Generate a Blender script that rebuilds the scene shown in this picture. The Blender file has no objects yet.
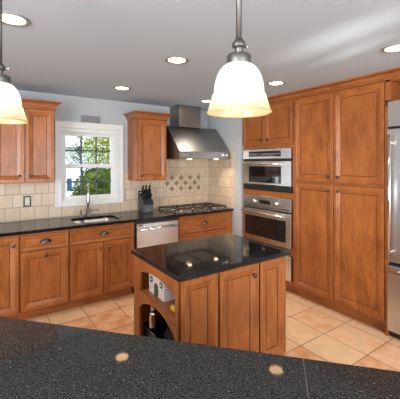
import bpy, bmesh, math, random
from mathutils import Vector, Matrix
random.seed(7)
C = bpy.context.scene.collection
S = bpy.context.scene
PI = math.pi

# ------------------------------------------------------------------ camera, sky, light, exposure
YAW = math.radians(34.517)
cam_d = bpy.data.cameras.new('camera')
cam = bpy.data.objects.new('camera', cam_d); C.objects.link(cam)
cam.location = (-1.48, -4.168, 1.581)
cam.rotation_euler = (PI/2, 0, -YAW)
cam_d.sensor_fit = 'HORIZONTAL'; cam_d.sensor_width = 36.0
cam_d.lens = 316.894*36/400
cam_d.shift_y = -(199.5-162.77)/400
cam_d.clip_start = 0.02; cam_d.clip_end = 200
S.camera = cam

w = bpy.data.worlds.new('sky'); S.world = w; w.use_nodes = True
wn = w.node_tree.nodes; wl = w.node_tree.links
bgn = wn['Background']
bgn.inputs['Color'].default_value = (0.86, 0.93, 1.0, 1)
bgn.inputs['Strength'].default_value = 2.6

S.view_settings.view_transform = 'Standard'
S.view_settings.look = 'None'
S.view_settings.exposure = 0.3
S.view_settings.gamma = 1.0
S.view_settings.use_curve_mapping = False

ZC0 = 2.415
def area(name, loc, rot, sx, sy, power, col=(1, 1, 1), parent=None, shape='RECTANGLE', spread=PI):
    d = bpy.data.lights.new(name, 'AREA'); d.shape = shape; d.size = sx
    if shape in ('RECTANGLE', 'ELLIPSE'): d.size_y = sy
    d.energy = power; d.color = col; d.spread = spread
    o = bpy.data.objects.new(name, d); C.objects.link(o)
    o.location = loc; o.rotation_euler = rot
    if parent: o.parent = parent
    return o

# added fill lights, standing in for daylight at unseen windows behind the camera
area('daylight_fill_rear', (-1.05, -7.02, 1.35), (PI/2, 0, 0), 3.5, 1.9, 125, (0.93, 0.97, 1.0))
area('daylight_fill_left', (-4.42, -4.6, 1.35), (PI/2, 0, -PI/2), 2.6, 1.9, 225, (0.93, 0.97, 1.0))
def streak_light(src, dst, sx, sy, power, spread):      # added narrow lamp that draws the streak of reflected sun on the ceiling
    d = Vector(dst)-Vector(src); o = area('ceiling_streak_helper', src, (0, 0, 0), sx, sy, power, (1.0, 0.98, 0.94), None, 'RECTANGLE', math.radians(spread))
    o.rotation_euler = d.to_track_quat('-Z', 'Y').to_euler()
streak_light((0.10, -6.95, 1.0), (0.47, -2.95, ZC0), 0.10, 0.05, 0.29, 6.0)
streak_light((-0.30, -6.95, 1.0), (0.80, -2.85, ZC0), 0.03, 0.03, 0.08, 3.5)
sun_d = bpy.data.lights.new('sun', 'SUN'); sun_d.energy = 4.5; sun_d.angle = 0.01
sun = bpy.data.objects.new('sun', sun_d); C.objects.link(sun)
sun.rotation_euler = (math.radians(38), 0, math.radians(-62))   # shines on the garden behind the house

# ------------------------------------------------------------------ helpers
def link(o, parent=None):
    C.objects.link(o)
    if parent: o.parent = parent
    return o

class MB:
    """collects shapes and links them as one mesh object"""
    def __init__(s): s.bm = bmesh.new(); s.mi = 0
    def _mark(s, n0):
        for f in list(s.bm.faces)[n0:]: f.material_index = s.mi
    def box(s, a, b, bev=0.0, seg=2):
        n0 = len(s.bm.faces)
        a2 = [min(a[i], b[i]) for i in range(3)]; b2 = [max(a[i], b[i]) for i in range(3)]
        t = bmesh.new(); bmesh.ops.create_cube(t, size=1)
        for v in t.verts:
            v.co = Vector([(a2[i]+b2[i])/2 + v.co[i]*(b2[i]-a2[i]) for i in range(3)])
        if bev > 0:
            bmesh.ops.bevel(t, geom=t.edges[:], offset=min(bev, 0.45*min(b2[i]-a2[i] for i in range(3))), segments=seg, profile=0.5, affect='EDGES')
        s.merge(t); return s
    def merge(s, t, m=None):
        n0 = len(s.bm.faces); mp = {}
        for v in t.verts: mp[v] = s.bm.verts.new(m @ v.co if m else v.co)
        for f in t.faces:
            try:
                g = s.bm.faces.new([mp[v] for v in f.verts]); g.material_index = s.mi; g.smooth = f.smooth
            except ValueError: pass
        t.free(); return s
    def lathe(s, prof, n=24, m=None, smooth=True):
        """prof: list of (r, z) revolved around z"""
        t = bmesh.new(); rings = []
        for r, z in prof:
            if r < 1e-6: rings.append([t.verts.new((0, 0, z))])
            else: rings.append([t.verts.new((r*math.cos(2*PI*i/n), r*math.sin(2*PI*i/n), z)) for i in range(n)])
        for A, B in zip(rings, rings[1:]):
            for i in range(n):
                j = (i+1) % n
                if len(A) == 1 and len(B) == 1: continue
                if len(A) == 1: f = t.faces.new((A[0], B[j], B[i]))
                elif len(B) == 1: f = t.faces.new((A[i], A[j], B[0]))
                else: f = t.faces.new((A[i], A[j], B[j], B[i]))
                f.smooth = smooth
        bmesh.ops.recalc_face_normals(t, faces=t.faces[:])
        return s.merge(t, m)
    def cyl(s, p, q, r, n=20, r2=None, smooth=True):
        p, q = Vector(p), Vector(q); d = q-p; L = d.length
        m = Matrix.Translation(p) @ d.to_track_quat('Z', 'Y').to_matrix().to_4x4()
        r2 = r if r2 is None else r2
        t = bmesh.new()
        A = [t.verts.new((r*math.cos(2*PI*i/n), r*math.sin(2*PI*i/n), 0)) for i in range(n)]
        B = [t.verts.new((r2*math.cos(2*PI*i/n), r2*math.sin(2*PI*i/n), L)) for i in range(n)]
        for i in range(n):
            f = t.faces.new((A[i], A[(i+1) % n], B[(i+1) % n], B[i])); f.smooth = smooth
        t.faces.new(A[::-1]); t.faces.new(B)
        return s.merge(t, m)
    def tube(s, pts, r, n=12, rs=None):
        pts = [Vector(p) for p in pts]; t = bmesh.new(); rings = []
        up = Vector((0.13, 0.29, 0.95)).normalized()
        for k, p in enumerate(pts):
            d = (pts[min(k+1, len(pts)-1)]-pts[max(k-1, 0)]).normalized()
            a = d.cross(up)
            if a.length < 1e-3: a = d.cross(Vector((1, 0, 0)))
            a.normalize(); b = d.cross(a)
            rr = rs[k] if rs else r
            rings.append([t.verts.new(p+a*rr*math.cos(2*PI*i/n)+b*rr*math.sin(2*PI*i/n)) for i in range(n)])
        for A, B in zip(rings, rings[1:]):
            for i in range(n):
                f = t.faces.new((A[i], A[(i+1) % n], B[(i+1) % n], B[i])); f.smooth = True
        t.faces.new(rings[0][::-1]); t.faces.new(rings[-1])
        bmesh.ops.recalc_face_normals(t, faces=t.faces[:])
        return s.merge(t)
    def prism(s, poly, axis, a, b, bev=0.0):
        """poly: 2D outline in the two other axes, extruded along axis from a to b"""
        def P(u, v, c): return {'x': (c, u, v), 'y': (u, c, v), 'z': (u, v, c)}[axis]
        t = bmesh.new()
        A = [t.verts.new(P(u, v, a)) for u, v in poly]; B = [t.verts.new(P(u, v, b)) for u, v in poly]
        n = len(poly)
        for i in range(n): t.faces.new((A[i], A[(i+1) % n], B[(i+1) % n], B[i]))
        t.faces.new(A[::-1]); t.faces.new(B)
        bmesh.ops.recalc_face_normals(t, faces=t.faces[:])
        if bev > 0: bmesh.ops.bevel(t, geom=t.edges[:], offset=bev, segments=2, profile=0.5, affect='EDGES')
        return s.merge(t)
    def holed(s, outer, holes, axis, a, b):
        """plate with holes; outlines 2D; extruded along axis from a to b"""
        def P(u, v, c): return {'x': (c, u, v), 'y': (u, c, v), 'z': (u, v, c)}[axis]
        t = bmesh.new(); edges = []
        for loop in [outer]+holes:
            vs = [t.verts.new(P(u, v, a)) for u, v in loop]
            for i in range(len(vs)): edges.append(t.edges.new((vs[i], vs[(i+1) % len(vs)])))
        r = bmesh.ops.triangle_fill(t, use_beauty=True, use_dissolve=False, edges=edges)
        fs = [f for f in t.faces]
        r = bmesh.ops.extrude_face_region(t, geom=fs)
        d = Vector(P(0, 0, b-a))
        for v in [g for g in r['geom'] if isinstance(g, bmesh.types.BMVert)]: v.co += d
        bmesh.ops.recalc_face_normals(t, faces=t.faces[:])
        return s.merge(t)
    def panel(s, x0, x1, z0, z1, y, prof):
        """front panel in the x-z plane: prof = list of (inset, height towards -y); back at y"""
        t = bmesh.new(); rings = []
        for ins, h in prof:
            rings.append([t.verts.new((X, y-h, Z)) for X, Z in ((x0+ins, z0+ins), (x1-ins, z0+ins), (x1-ins, z1-ins), (x0+ins, z1-ins))])
        t.faces.new(rings[0][::-1])
        for k, (A, B) in enumerate(zip(rings, rings[1:])):
            for i in range(4): t.faces.new((A[i], A[(i+1) % 4], B[(i+1) % 4], B[i])).material_index = 1 if k in (0, len(prof)-4, len(prof)-3) else 0  # outer edge ring darkened as painted gap shade; inner rings are groove glaze
        t.faces.new(rings[-1])
        bmesh.ops.recalc_face_normals(t, faces=t.faces[:])
        mp = {v: s.bm.verts.new(v.co) for v in t.verts}
        for f in t.faces: s.bm.faces.new([mp[v] for v in f.verts]).material_index = f.material_index
        t.free(); return s
    def build(s, name, mats, parent=None, smooth_angle=None):
        me = bpy.data.meshes.new(name); s.bm.normal_update(); s.bm.to_mesh(me); s.bm.free()
        for m in (mats if isinstance(mats, (list, tuple)) else [mats]): me.materials.append(m)
        return link(bpy.data.objects.new(name, me), parent)

def rrect(x0, x1, y0, y1, r, n=6):
    out = []
    for cx, cy, a0 in ((x1-r, y1-r, 0), (x0+r, y1-r, PI/2), (x0+r, y0+r, PI), (x1-r, y0+r, 1.5*PI)):
        for k in range(n+1):
            a = a0+k*PI/2/n; out.append((cx+r*math.cos(a), cy+r*math.sin(a)))
    return out
def rect(x0, x1, y0, y1): return [(x0, y0), (x1, y0), (x1, y1), (x0, y1)]

def thing(name, label, cat, loc=(0, 0, 0), rotz=0.0, group=None):
    o = bpy.data.objects.new(name, None); C.objects.link(o)
    o.location = loc; o.rotation_euler = (0, 0, rotz); o.empty_display_size = 0.1
    o['label'] = label; o['category'] = cat
    if group: o['group'] = group
    return o
def tag(o, label, cat, group=None):
    o['label'] = label; o['category'] = cat
    if group: o['group'] = group
    return o
def struct(o): o['kind'] = 'structure'; return o
def dup(o, parent=None):
    c = o.copy(); C.objects.link(c)
    if parent: c.parent = parent
    for ch in list(o.children): dup(ch, c)
    return c

# ------------------------------------------------------------------ materials
def mat(name):
    m = bpy.data.materials.new(name); m.use_nodes = True
    nt = m.node_tree; b = nt.nodes['Principled BSDF']
    return m, nt, b
def N(nt, t, **kw):
    n = nt.nodes.new(t)
    for k, v in kw.items():
        if k in n.inputs: n.inputs[k].default_value = v
        else: setattr(n, k, v)
    return n
def ramp(nt, stops, interp='LINEAR'):
    r = nt.nodes.new('ShaderNodeValToRGB'); e = r.color_ramp; e.interpolation = interp
    while len(e.elements) < len(stops): e.elements.new(0.5)
    for el, (p, c) in zip(e.elements, stops): el.position = p; el.color = (*c, 1)
    return r
def plain(name, col, rough=0.5, metal=0.0, coat=0.0, spec=0.5):
    m, nt, b = mat(name)
    b.inputs['Base Color'].default_value = (*col, 1); b.inputs['Roughness'].default_value = rough
    b.inputs['Metallic'].default_value = metal; b.inputs['Coat Weight'].default_value = coat
    b.inputs['Specular IOR Level'].default_value = spec
    # a faint procedural unevenness of the finish
    tc = N(nt, 'ShaderNodeTexCoord'); no = N(nt, 'ShaderNodeTexNoise', Scale=35.0, Detail=3.0)
    nt.links.new(tc.outputs['Object'], no.inputs['Vector'])
    mr = N(nt, 'ShaderNodeMapRange'); mr.inputs['To Min'].default_value = max(0.02, rough*0.9); mr.inputs['To Max'].default_value = min(1, rough*1.1)
    nt.links.new(no.outputs['Fac'], mr.inputs['Value']); nt.links.new(mr.outputs['Result'], b.inputs['Roughness'])
    return m

def wood(name, axis, c0=(0.205, 0.057, 0.014), c1=(0.435, 0.146, 0.038), rough=0.30):
    m, nt, b = mat(name); L = nt.links.new
    tc = N(nt, 'ShaderNodeTexCoord'); oi = N(nt, 'ShaderNodeObjectInfo')
    add = N(nt, 'ShaderNodeVectorMath', operation='ADD'); mp = N(nt, 'ShaderNodeMapping')
    sc = N(nt, 'ShaderNodeVectorMath', operation='SCALE'); sc.inputs['Scale'].default_value = 13.0
    L(oi.outputs['Random'], sc.inputs[0]); L(tc.outputs['Object'], add.inputs[0]); L(sc.outputs[0], add.inputs[1]); L(add.outputs[0], mp.inputs['Vector'])
    s = [34, 34, 34]; s['xyz'.index(axis)] = 3.5; mp.inputs['Scale'].default_value = s
    fine = N(nt, 'ShaderNodeTexNoise', Scale=2.2, Detail=5.0, Roughness=0.55); L(mp.outputs[0], fine.inputs['Vector'])
    mp2 = N(nt, 'ShaderNodeMapping'); s2 = [5, 5, 5]; s2['xyz'.index(axis)] = 2.2; mp2.inputs['Scale'].default_value = s2
    L(add.outputs[0], mp2.inputs['Vector'])
    blot = N(nt, 'ShaderNodeTexNoise', Scale=1.6, Detail=3.0); L(mp2.outputs[0], blot.inputs['Vector'])
    mix = N(nt, 'ShaderNodeMix'); mix.inputs['Factor'].default_value = 0.5
    L(fine.outputs['Fac'], mix.inputs['A']); L(blot.outputs['Fac'], mix.inputs['B'])
    r = ramp(nt, [(0.32, c0), (0.70, c1)]); L(mix.outputs['Result'], r.inputs['Fac'])
    L(r.outputs['Color'], b.inputs['Base Color'])
    b.inputs['Roughness'].default_value = rough; b.inputs['Coat Weight'].default_value = 0.05; b.inputs['Specular IOR Level'].default_value = 0.35; b.inputs['Coat Roughness'].default_value = 0.25
    return m
GLAZE_SHADE = wood('dark_glaze_and_gap_shade', 'z', (0.095, 0.029, 0.008), (0.16, 0.052, 0.014)); WZ = wood('cabinet_wood', 'z'); WX = wood('cabinet_wood_long_grain', 'x'); WY = wood('cabinet_wood_deep_grain', 'y')  # glaze in the grooves; on outer door edges it paints the shadow gap

def granite(name, base=(0.006, 0.006, 0.007), hi=(0.018, 0.018, 0.02), rough=0.045, spark=0.35, dens=0.05):
    m, nt, b = mat(name); L = nt.links.new
    tc = N(nt, 'ShaderNodeTexCoord')
    no = N(nt, 'ShaderNodeTexNoise', Scale=230.0, Detail=2.5, Roughness=0.75); L(tc.outputs['Object'], no.inputs['Vector'])
    r = ramp(nt, [(0.44, base), (0.66, hi)]); L(no.outputs['Fac'], r.inputs['Fac'])
    vo = N(nt, 'ShaderNodeTexVoronoi', Scale=130.0); L(tc.outputs['Object'], vo.inputs['Vector'])
    lt = N(nt, 'ShaderNodeMath', operation='LESS_THAN'); lt.inputs[1].default_value = 0.155; L(vo.outputs['Distance'], lt.inputs[0])
    sp = N(nt, 'ShaderNodeSeparateColor'); L(vo.outputs['Color'], sp.inputs['Color'])
    gt = N(nt, 'ShaderNodeMath', operation='LESS_THAN'); gt.inputs[1].default_value = dens; L(sp.outputs['Red'], gt.inputs[0])
    mu = N(nt, 'ShaderNodeMath', operation='MULTIPLY'); L(lt.outputs[0], mu.inputs[0]); L(gt.outputs[0], mu.inputs[1])
    mx = N(nt, 'ShaderNodeMix', data_type='RGBA'); L(mu.outputs[0], mx.inputs['Factor']); L(r.outputs['Color'], mx.inputs['A'])
    mx.inputs['B'].default_value = (spark, spark, spark*0.97, 1)
    L(mx.outputs['Result'], b.inputs['Base Color']); b.inputs['Roughness'].default_value = rough; b.inputs['Specular IOR Level'].default_value = 0.28
    return m
GRAN = granite('black_granite'); GRAN2 = granite('black_speckled_quartz', (0.014, 0.014, 0.015), (0.088, 0.083, 0.078), 0.04, 0.6, 0.06)

def steel(name, axis='x', col=(0.68, 0.675, 0.66), rough=0.26):
    m, nt, b = mat(name); L = nt.links.new
    tc = N(nt, 'ShaderNodeTexCoord'); mp = N(nt, 'ShaderNodeMapping')
    s = [260, 260, 260]; s['xyz'.index(axis)] = 3; mp.inputs['Scale'].default_value = s
    L(tc.outputs['Object'], mp.inputs['Vector'])
    no = N(nt, 'ShaderNodeTexNoise', Scale=1.0, Detail=2.0); L(mp.outputs[0], no.inputs['Vector'])
    mr = N(nt, 'ShaderNodeMapRange'); mr.inputs['To Min'].default_value = rough-0.012; mr.inputs['To Max'].default_value = rough+0.012
    L(no.outputs['Fac'], mr.inputs['Value']); L(mr.outputs['Result'], b.inputs['Roughness'])
    b.inputs['Base Color'].default_value = (*col, 1); b.inputs['Metallic'].default_value = 1.0
    return m
STX = steel('brushed_steel'); STZ = steel('brushed_steel_upright', 'z', (0.62, 0.63, 0.64), 0.34); HOODM = steel('hood_steel', 'x', (0.29, 0.28, 0.265), 0.36)
CHROME = plain('polished_steel', (0.75, 0.74, 0.72), 0.14, 1.0)
NICKEL = plain('brushed_nickel', (0.36, 0.35, 0.34), 0.30, 1.0)
BRONZE = plain('dark_bronze', (0.10, 0.095, 0.09), 0.24, 0.9)
BGLASS = plain('black_glass', (0.008, 0.008, 0.009), 0.05, 0.0, 0.3)
BPLAST = plain('black_plastic', (0.012, 0.012, 0.013), 0.32)
IRON = plain('cast_iron', (0.015, 0.015, 0.015), 0.5)
WPAINT = plain('white_gloss_paint', (0.66, 0.65, 0.63), 0.35)
WALLM = plain('pale_blue_grey_wall_paint', (0.40, 0.415, 0.43), 0.75)
CEILM = plain('ceiling_paint', (0.44, 0.51, 0.58), 0.85)
DARKM = plain('muntin_grey_paint', (0.045, 0.055, 0.07), 0.5)

def tiles(name, cols, wdt, hgt, mortar, mcol, off=0.5, plane='xz', ox=0.0, oz=0.0, rough=0.4, msize=0.006, bump=0.5, nscale=9.0, nlo=0.3, nhi=0.7):
    m, nt, b = mat(name); L = nt.links.new
    tc = N(nt, 'ShaderNodeTexCoord'); sp = N(nt, 'ShaderNodeSeparateXYZ'); L(tc.outputs['Object'], sp.inputs[0])
    cb = N(nt, 'ShaderNodeCombineXYZ')
    a1 = N(nt, 'ShaderNodeMath', operation='ADD'); a1.inputs[1].default_value = ox
    a2 = N(nt, 'ShaderNodeMath', operation='ADD'); a2.inputs[1].default_value = oz
    L(sp.outputs[plane[0].upper()], a1.inputs[0]); L(sp.outputs[plane[1].upper()], a2.inputs[0])
    L(a1.outputs[0], cb.inputs['X']); L(a2.outputs[0], cb.inputs['Y'])
    br = N(nt, 'ShaderNodeTexBrick', offset=off, squash=1.0)
    br.inputs['Scale'].default_value = 1.0; br.inputs['Brick Width'].default_value = wdt; br.inputs['Row Height'].default_value = hgt
    br.inputs['Mortar Size'].default_value = msize; br.inputs['Mortar Smooth'].default_value = 0.25; br.inputs['Bias'].default_value = 0.0
    br.inputs['Color1'].default_value = (0, 0, 0, 1); br.inputs['Color2'].default_value = (1, 1, 1, 1); br.inputs['Mortar'].default_value = (0.5, 0.5, 0.5, 1)
    L(cb.outputs[0], br.inputs['Vector'])
    no = N(nt, 'ShaderNodeTexNoise', Scale=nscale, Detail=6.0, Roughness=0.62); L(tc.outputs['Object'], no.inputs['Vector'])
    mix = N(nt, 'ShaderNodeMix'); mix.inputs['Factor'].default_value = 0.5
    bw = N(nt, 'ShaderNodeRGBToBW'); L(br.outputs['Color'], bw.inputs[0])
    nm = N(nt, 'ShaderNodeMapRange'); nm.inputs['From Min'].default_value = nlo; nm.inputs['From Max'].default_value = nhi; L(no.outputs['Fac'], nm.inputs['Value'])
    L(bw.outputs[0], mix.inputs['A']); L(nm.outputs['Result'], mix.inputs['B'])
    r = ramp(nt, [(0.22+0.56*i/(len(cols)-1), c) for i, c in enumerate(cols)]); L(mix.outputs['Result'], r.inputs['Fac'])
    mx = N(nt, 'ShaderNodeMix', data_type='RGBA'); L(br.outputs['Fac'], mx.inputs['Factor']); L(r.outputs['Color'], mx.inputs['A'])
    mx.inputs['B'].default_value = (*mcol, 1)
    L(mx.outputs['Result'], b.inputs['Base Color']); b.inputs['Roughness'].default_value = rough
    inv = N(nt, 'ShaderNodeMath', operation='SUBTRACT'); inv.inputs[0].default_value = 1.0; L(br.outputs['Fac'], inv.inputs[1])
    bp = N(nt, 'ShaderNodeBump', Strength=bump, Distance=0.004); L(inv.outputs[0], bp.inputs['Height']); L(bp.outputs[0], b.inputs['Normal'])
    return m
TCOL = [(0.51, 0.385, 0.27), (0.555, 0.43, 0.31), (0.59, 0.48, 0.365)]
TILE = tiles('cream_wall_tile', TCOL, 0.149, 0.1475, 0.5, (0.38, 0.305, 0.225), 0.5, 'xz', 1.195+0.149*20, -0.922+0.1475*4)
TILER = tiles('cream_wall_tile_return', TCOL, 0.149, 0.1475, 0.5, (0.38, 0.305, 0.225), 0.5, 'yz', 0.149*30+0.06, -0.922+0.1475*4)
FLOORM = tiles('terracotta_floor_tile', [(0.62, 0.28, 0.135), (0.74, 0.42, 0.23), (0.80, 0.52, 0.32), (0.70, 0.48, 0.28)], 0.342, 0.395, 0.5, (0.30, 0.185, 0.11), 0.0, 'xy', 0.583+0.342*30, 0.825+0.395*40, 0.38, 0.0048, 0.5, 7.0)

def glass(name, tint=(0.97, 0.985, 1.0), refl=0.35):
    m, nt, b = mat(name); L = nt.links.new; nt.nodes.remove(b); out = nt.nodes['Material Output']
    tr = N(nt, 'ShaderNodeBsdfTransparent', Color=(*tint, 1)); gl = N(nt, 'ShaderNodeBsdfGlossy', Roughness=0.02)
    fr = N(nt, 'ShaderNodeFresnel', IOR=1.45); mu = N(nt, 'ShaderNodeMath', operation='MULTIPLY'); mu.inputs[1].default_value = refl
    L(fr.outputs[0], mu.inputs[0]); mx = N(nt, 'ShaderNodeMixShader'); L(mu.outputs[0], mx.inputs[0]); L(tr.outputs[0], mx.inputs[1]); L(gl.outputs[0], mx.inputs[2])
    L(mx.outputs[0], out.inputs['Surface']); return m
PANE = glass('window_glass')
def emit(name, col, st):
    m, nt, b = mat(name); b.inputs['Base Color'].default_value = (0.8, 0.8, 0.8, 1)
    b.inputs['Emission Color'].default_value = (*col, 1); b.inputs['Emission Strength'].default_value = st; return m
LENS = emit('lit_lamp_lens', (1.0, 0.60, 0.28), 9.0)
BULB = emit('lit_bulb', (1.0, 0.95, 0.85), 1.6)
HLENS = emit('lit_hood_lens', (1.0, 0.70, 0.40), 12.0)

# ------------------------------------------------------------------ the room
ZC = 2.415
XR = 1.54            # face of the short return wall by the cooktop
struct(MB().box((-4.6, -7.2, -0.1), (2.6, 0.15, 0)).build('floor', FLOORM))
struct(MB().box((-4.6, -7.2, ZC), (2.6, 0.15, ZC+0.12)).build('ceiling', CEILM))
WX0, WX1, WZ0, WZ1 = -0.69, 0.035, 1.092, 2.020        # hole in the wall for the window
b = MB(); b.holed(rect(-4.6, 2.6, 0, ZC), [rect(WX0, WX1, WZ0, WZ1)], 'y', 0, 0.15); struct(b.build('wall_back', WALLM))
struct(MB().box((XR, -0.805, 0), (2.6, -0.0005, ZC)).build('wall_right', WALLM))
struct(MB().box((2.24, -7.2, 0), (2.6, -0.806, ZC)).build('wall_side', WALLM))
b = MB(); b.holed(rect(-7.2, 0, 0, ZC), [rect(-5.9, -3.3, 0.4, 2.3)], 'x', -4.6, -4.45); struct(b.build('wall_left', WALLM))
b = MB(); b.holed(rect(-4.6, 2.6, 0, ZC), [rect(-2.8, 0.7, 0.4, 2.3)], 'y', -7.2, -7.05); struct(b.build('wall_rear', WALLM))
b = MB()
for x in (-2.8, -1.65, -0.5, 0.65): b.box((x, -7.10, 0.4), (x+0.05, -7.04, 2.3))
for z in (0.4, 1.33, 2.25): b.box((-2.8, -7.10, z), (0.7, -7.04, z+0.05))
struct(b.build('window_2', WPAINT))
b = MB()
for y in (-5.9, -4.62, -3.35): b.box((-4.5, y, 0.4), (-4.44, y+0.05, 2.3))
for z in (0.4, 1.33, 2.25): b.box((-4.5, -5.9, z), (-4.44, -3.3, z+0.05))
struct(b.build('window_3', WPAINT))

# window over the sink
wi = bpy.data.objects.new('window_1', None); C.objects.link(wi); struct(wi)
b = MB()
b.holed(rect(-0.754, 0.101, 1.045, 2.09), [rect(WX0+0.006, WX1-0.006, WZ0+0.006, WZ1-0.006)], 'y', -0.022, 0.0)
b.holed(rect(-0.754, 0.101, 1.045, 2.09), [rect(-0.733, 0.080, 1.066, 2.069)], 'y', -0.034, -0.022)
b.holed(rect(-0.70, 0.047, 1.078, 2.036), [rect(WX0+0.006, WX1-0.006, WZ0+0.006, WZ1-0.006)], 'y', -0.029, -0.022)
b.build('casing', WPAINT, wi)
b = MB(); b.holed(rect(WX0, WX1, WZ0, WZ1), [rect(WX0+0.02, WX1-0.02, WZ0+0.025, WZ1-0.055)], 'y', 0.005, 0.145); b.build('jamb', WPAINT, wi)
def sash(z0, z1, y, name):
    x0, x1 = WX0+0.02, WX1-0.02
    s = MB().holed(rect(x0, x1, z0, z1), [rect(x0+0.055, x1-0.055, z0+0.042, z1-0.04)], 'y', y, y+0.03).build(name, WPAINT, wi)
    g = MB()
    for k in (1, 2):
        xm = x0+0.055+(x1-x0-0.11)*k/3; g.box((xm-0.009, y+0.006, z0+0.042), (xm+0.009, y+0.022, z1-0.04))
    zm = (z0+z1)/2; g.box((x0+0.055, y+0.006, zm-0.009), (x1-0.055, y+0.022, zm+0.009))
    g.build('muntins', DARKM, s)
    MB().box((x0+0.054, y+0.012, z0+0.041), (x1-0.054, y+0.016, z1-0.039)).build('pane', PANE, s)
    return s
su = sash(1.51, WZ1-0.055, 0.075, 'upper_sash'); sl = sash(WZ0+0.025, 1.564, 0.035, 'lower_sash')
for x in (-0.56, -0.14):
    MB().box((x-0.03, 0.012, 1.5645), (x+0.03, 0.04, 1.577), 0.003).box((x-0.012, 0.005, 1.577), (x+0.012, 0.03, 1.586), 0.003).build('sash_lock', NICKEL, sl)

# tiled backsplash
ZT = 0.914
bs = struct(MB().holed([(-2.4, ZT), (1.534, ZT), (1.534, 1.72), (0.60, 1.72), (0.60, 1.44), (0.1025, 1.44), (0.1025, 1.0435), (-0.7555, 1.0435), (-0.7555, 1.40), (-2.4, 1.40)],
            [rect(0.723, 1.406, 1.075, 1.470)], 'y', -0.008, -0.0005).build('backsplash', TILE))
struct(MB().box((1.532, -0.65, ZT), (1.5395, -0.0005, 1.72)).build('backsplash_return', TILER))
TRIMT = plain('cream_edge_tile', (0.54, 0.44, 0.31), 0.35)
TLIGHT = tiles('cream_mosaic', TCOL, 0.5, 0.5, 0.5, (0.6, 0.5, 0.4), 0.5, 'xz', 9, 9, 0.4, 0.001, 0.1, 14.0)
GROUT = plain('mosaic_grout', (0.20, 0.15, 0.10), 0.8)
DIAM = plain('olive_grey_accent_tile', (0.185, 0.17, 0.115), 0.3)
b = MB(); b.box((1.531, -0.668, ZT), (1.5395, -0.651, 1.735), 0.003).box((1.531, -0.651, 1.7215), (1.5395, -0.0005, 1.735), 0.003); b.build('edge_tile', TRIMT, bpy.data.objects['backsplash_return'])
mo = MB(); mo.mi = 2; mo.box((0.724, -0.006, 1.076), (1.405, -0.001, 1.469))
D = 0.0815; x0, x1, z0, z1 = 0.752, 1.377, 1.104, 1.441
def clip(poly, x0, x1, z0, z1):
    for ax, lim, sg in ((0, x0, 1), (0, x1, -1), (1, z0, 1), (1, z1, -1)):
        out = []
        for i in range(len(poly)):
            p, q = poly[i], poly[(i+1) % len(poly)]
            ip, iq = (p[ax]-lim)*sg >= 0, (q[ax]-lim)*sg >= 0
            if ip: out.append(p)
            if ip != iq:
                t = (lim-p[ax])/(q[ax]-p[ax]); out.append((p[0]+t*(q[0]-p[0]), p[1]+t*(q[1]-p[1])))
        poly = out
        if len(poly) < 3: return []
    return poly
for i in range(-1, 18):
    for j in range(-6, 7):
        if (i+j) % 2: continue
        cx, cz, h = 0.868+(i-2)*D/2+0.0, 1.272+j*D/2, D/2-0.0028
        p = clip([(cx-h, cz), (cx, cz-h), (cx+h, cz), (cx, cz+h)], x0, x1, z0, z1)
        if len(p) < 3: continue
        # accent diamonds: every other lattice site on three rows
        dark = j in (-2, 0, 2) and i % 4 == (0 if j == 0 else 2)
        mo.mi = 1 if dark else random.choice((0, 0, 4, 5))
        mo.prism(p, 'y', -0.006, -0.0095)
mo.mi = 3
fr = 0.0255
for a, c in (((0.725, 1.077), (1.404, 1.077+fr)), ((0.725, 1.468-fr), (1.404, 1.468)), ((0.725, 1.077+fr), (0.725+fr, 1.468-fr)), ((1.404-fr, 1.077+fr), (1.404, 1.468-fr))):
    mo.box((a[0], -0.016, a[1]), (c[0], -0.006, c[1]), 0.005)
mo.build('mosaic_panel', [TLIGHT, DIAM, GROUT, TRIMT, plain('tan_mosaic', (0.53, 0.40, 0.26), 0.4), plain('rose_mosaic', (0.52, 0.38, 0.27), 0.4)], bs)

# small patterned plaque standing on the window casing
PLQ, nt, pb = mat('carved_grey_stone')
tc = N(nt, 'ShaderNodeTexCoord'); vo = N(nt, 'ShaderNodeTexVoronoi', Scale=70.0); nt.links.new(tc.outputs['Object'], vo.inputs['Vector'])
rr = ramp(nt, [(0.15, (0.42, 0.42, 0.41)), (0.5, (0.16, 0.16, 0.16))]); nt.links.new(vo.outputs['Distance'], rr.inputs['Fac']); nt.links.new(rr.outputs['Color'], pb.inputs['Base Color'])
bp = N(nt, 'ShaderNodeBump', Strength=0.8, Distance=0.01); nt.links.new(vo.outputs['Distance'], bp.inputs['Height']); nt.links.new(bp.outputs[0], pb.inputs['Normal'])
t = thing('plaque', 'small grey carved plaque standing on top of the white window casing', 'plaque', (-0.328, -0.014, 2.0905))
MB().box((-0.119, -0.006, 0), (0.119, 0.006, 0.092), 0.003).build('panel', PLQ, t)
MB().holed(rect(-0.12, 0.12, 0, 0.094), [rect(-0.108, 0.108, 0.01, 0.084)], 'y', -0.01, 0.008).build('frame', plain('grey_frame', (0.22, 0.22, 0.22), 0.5), t)

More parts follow.
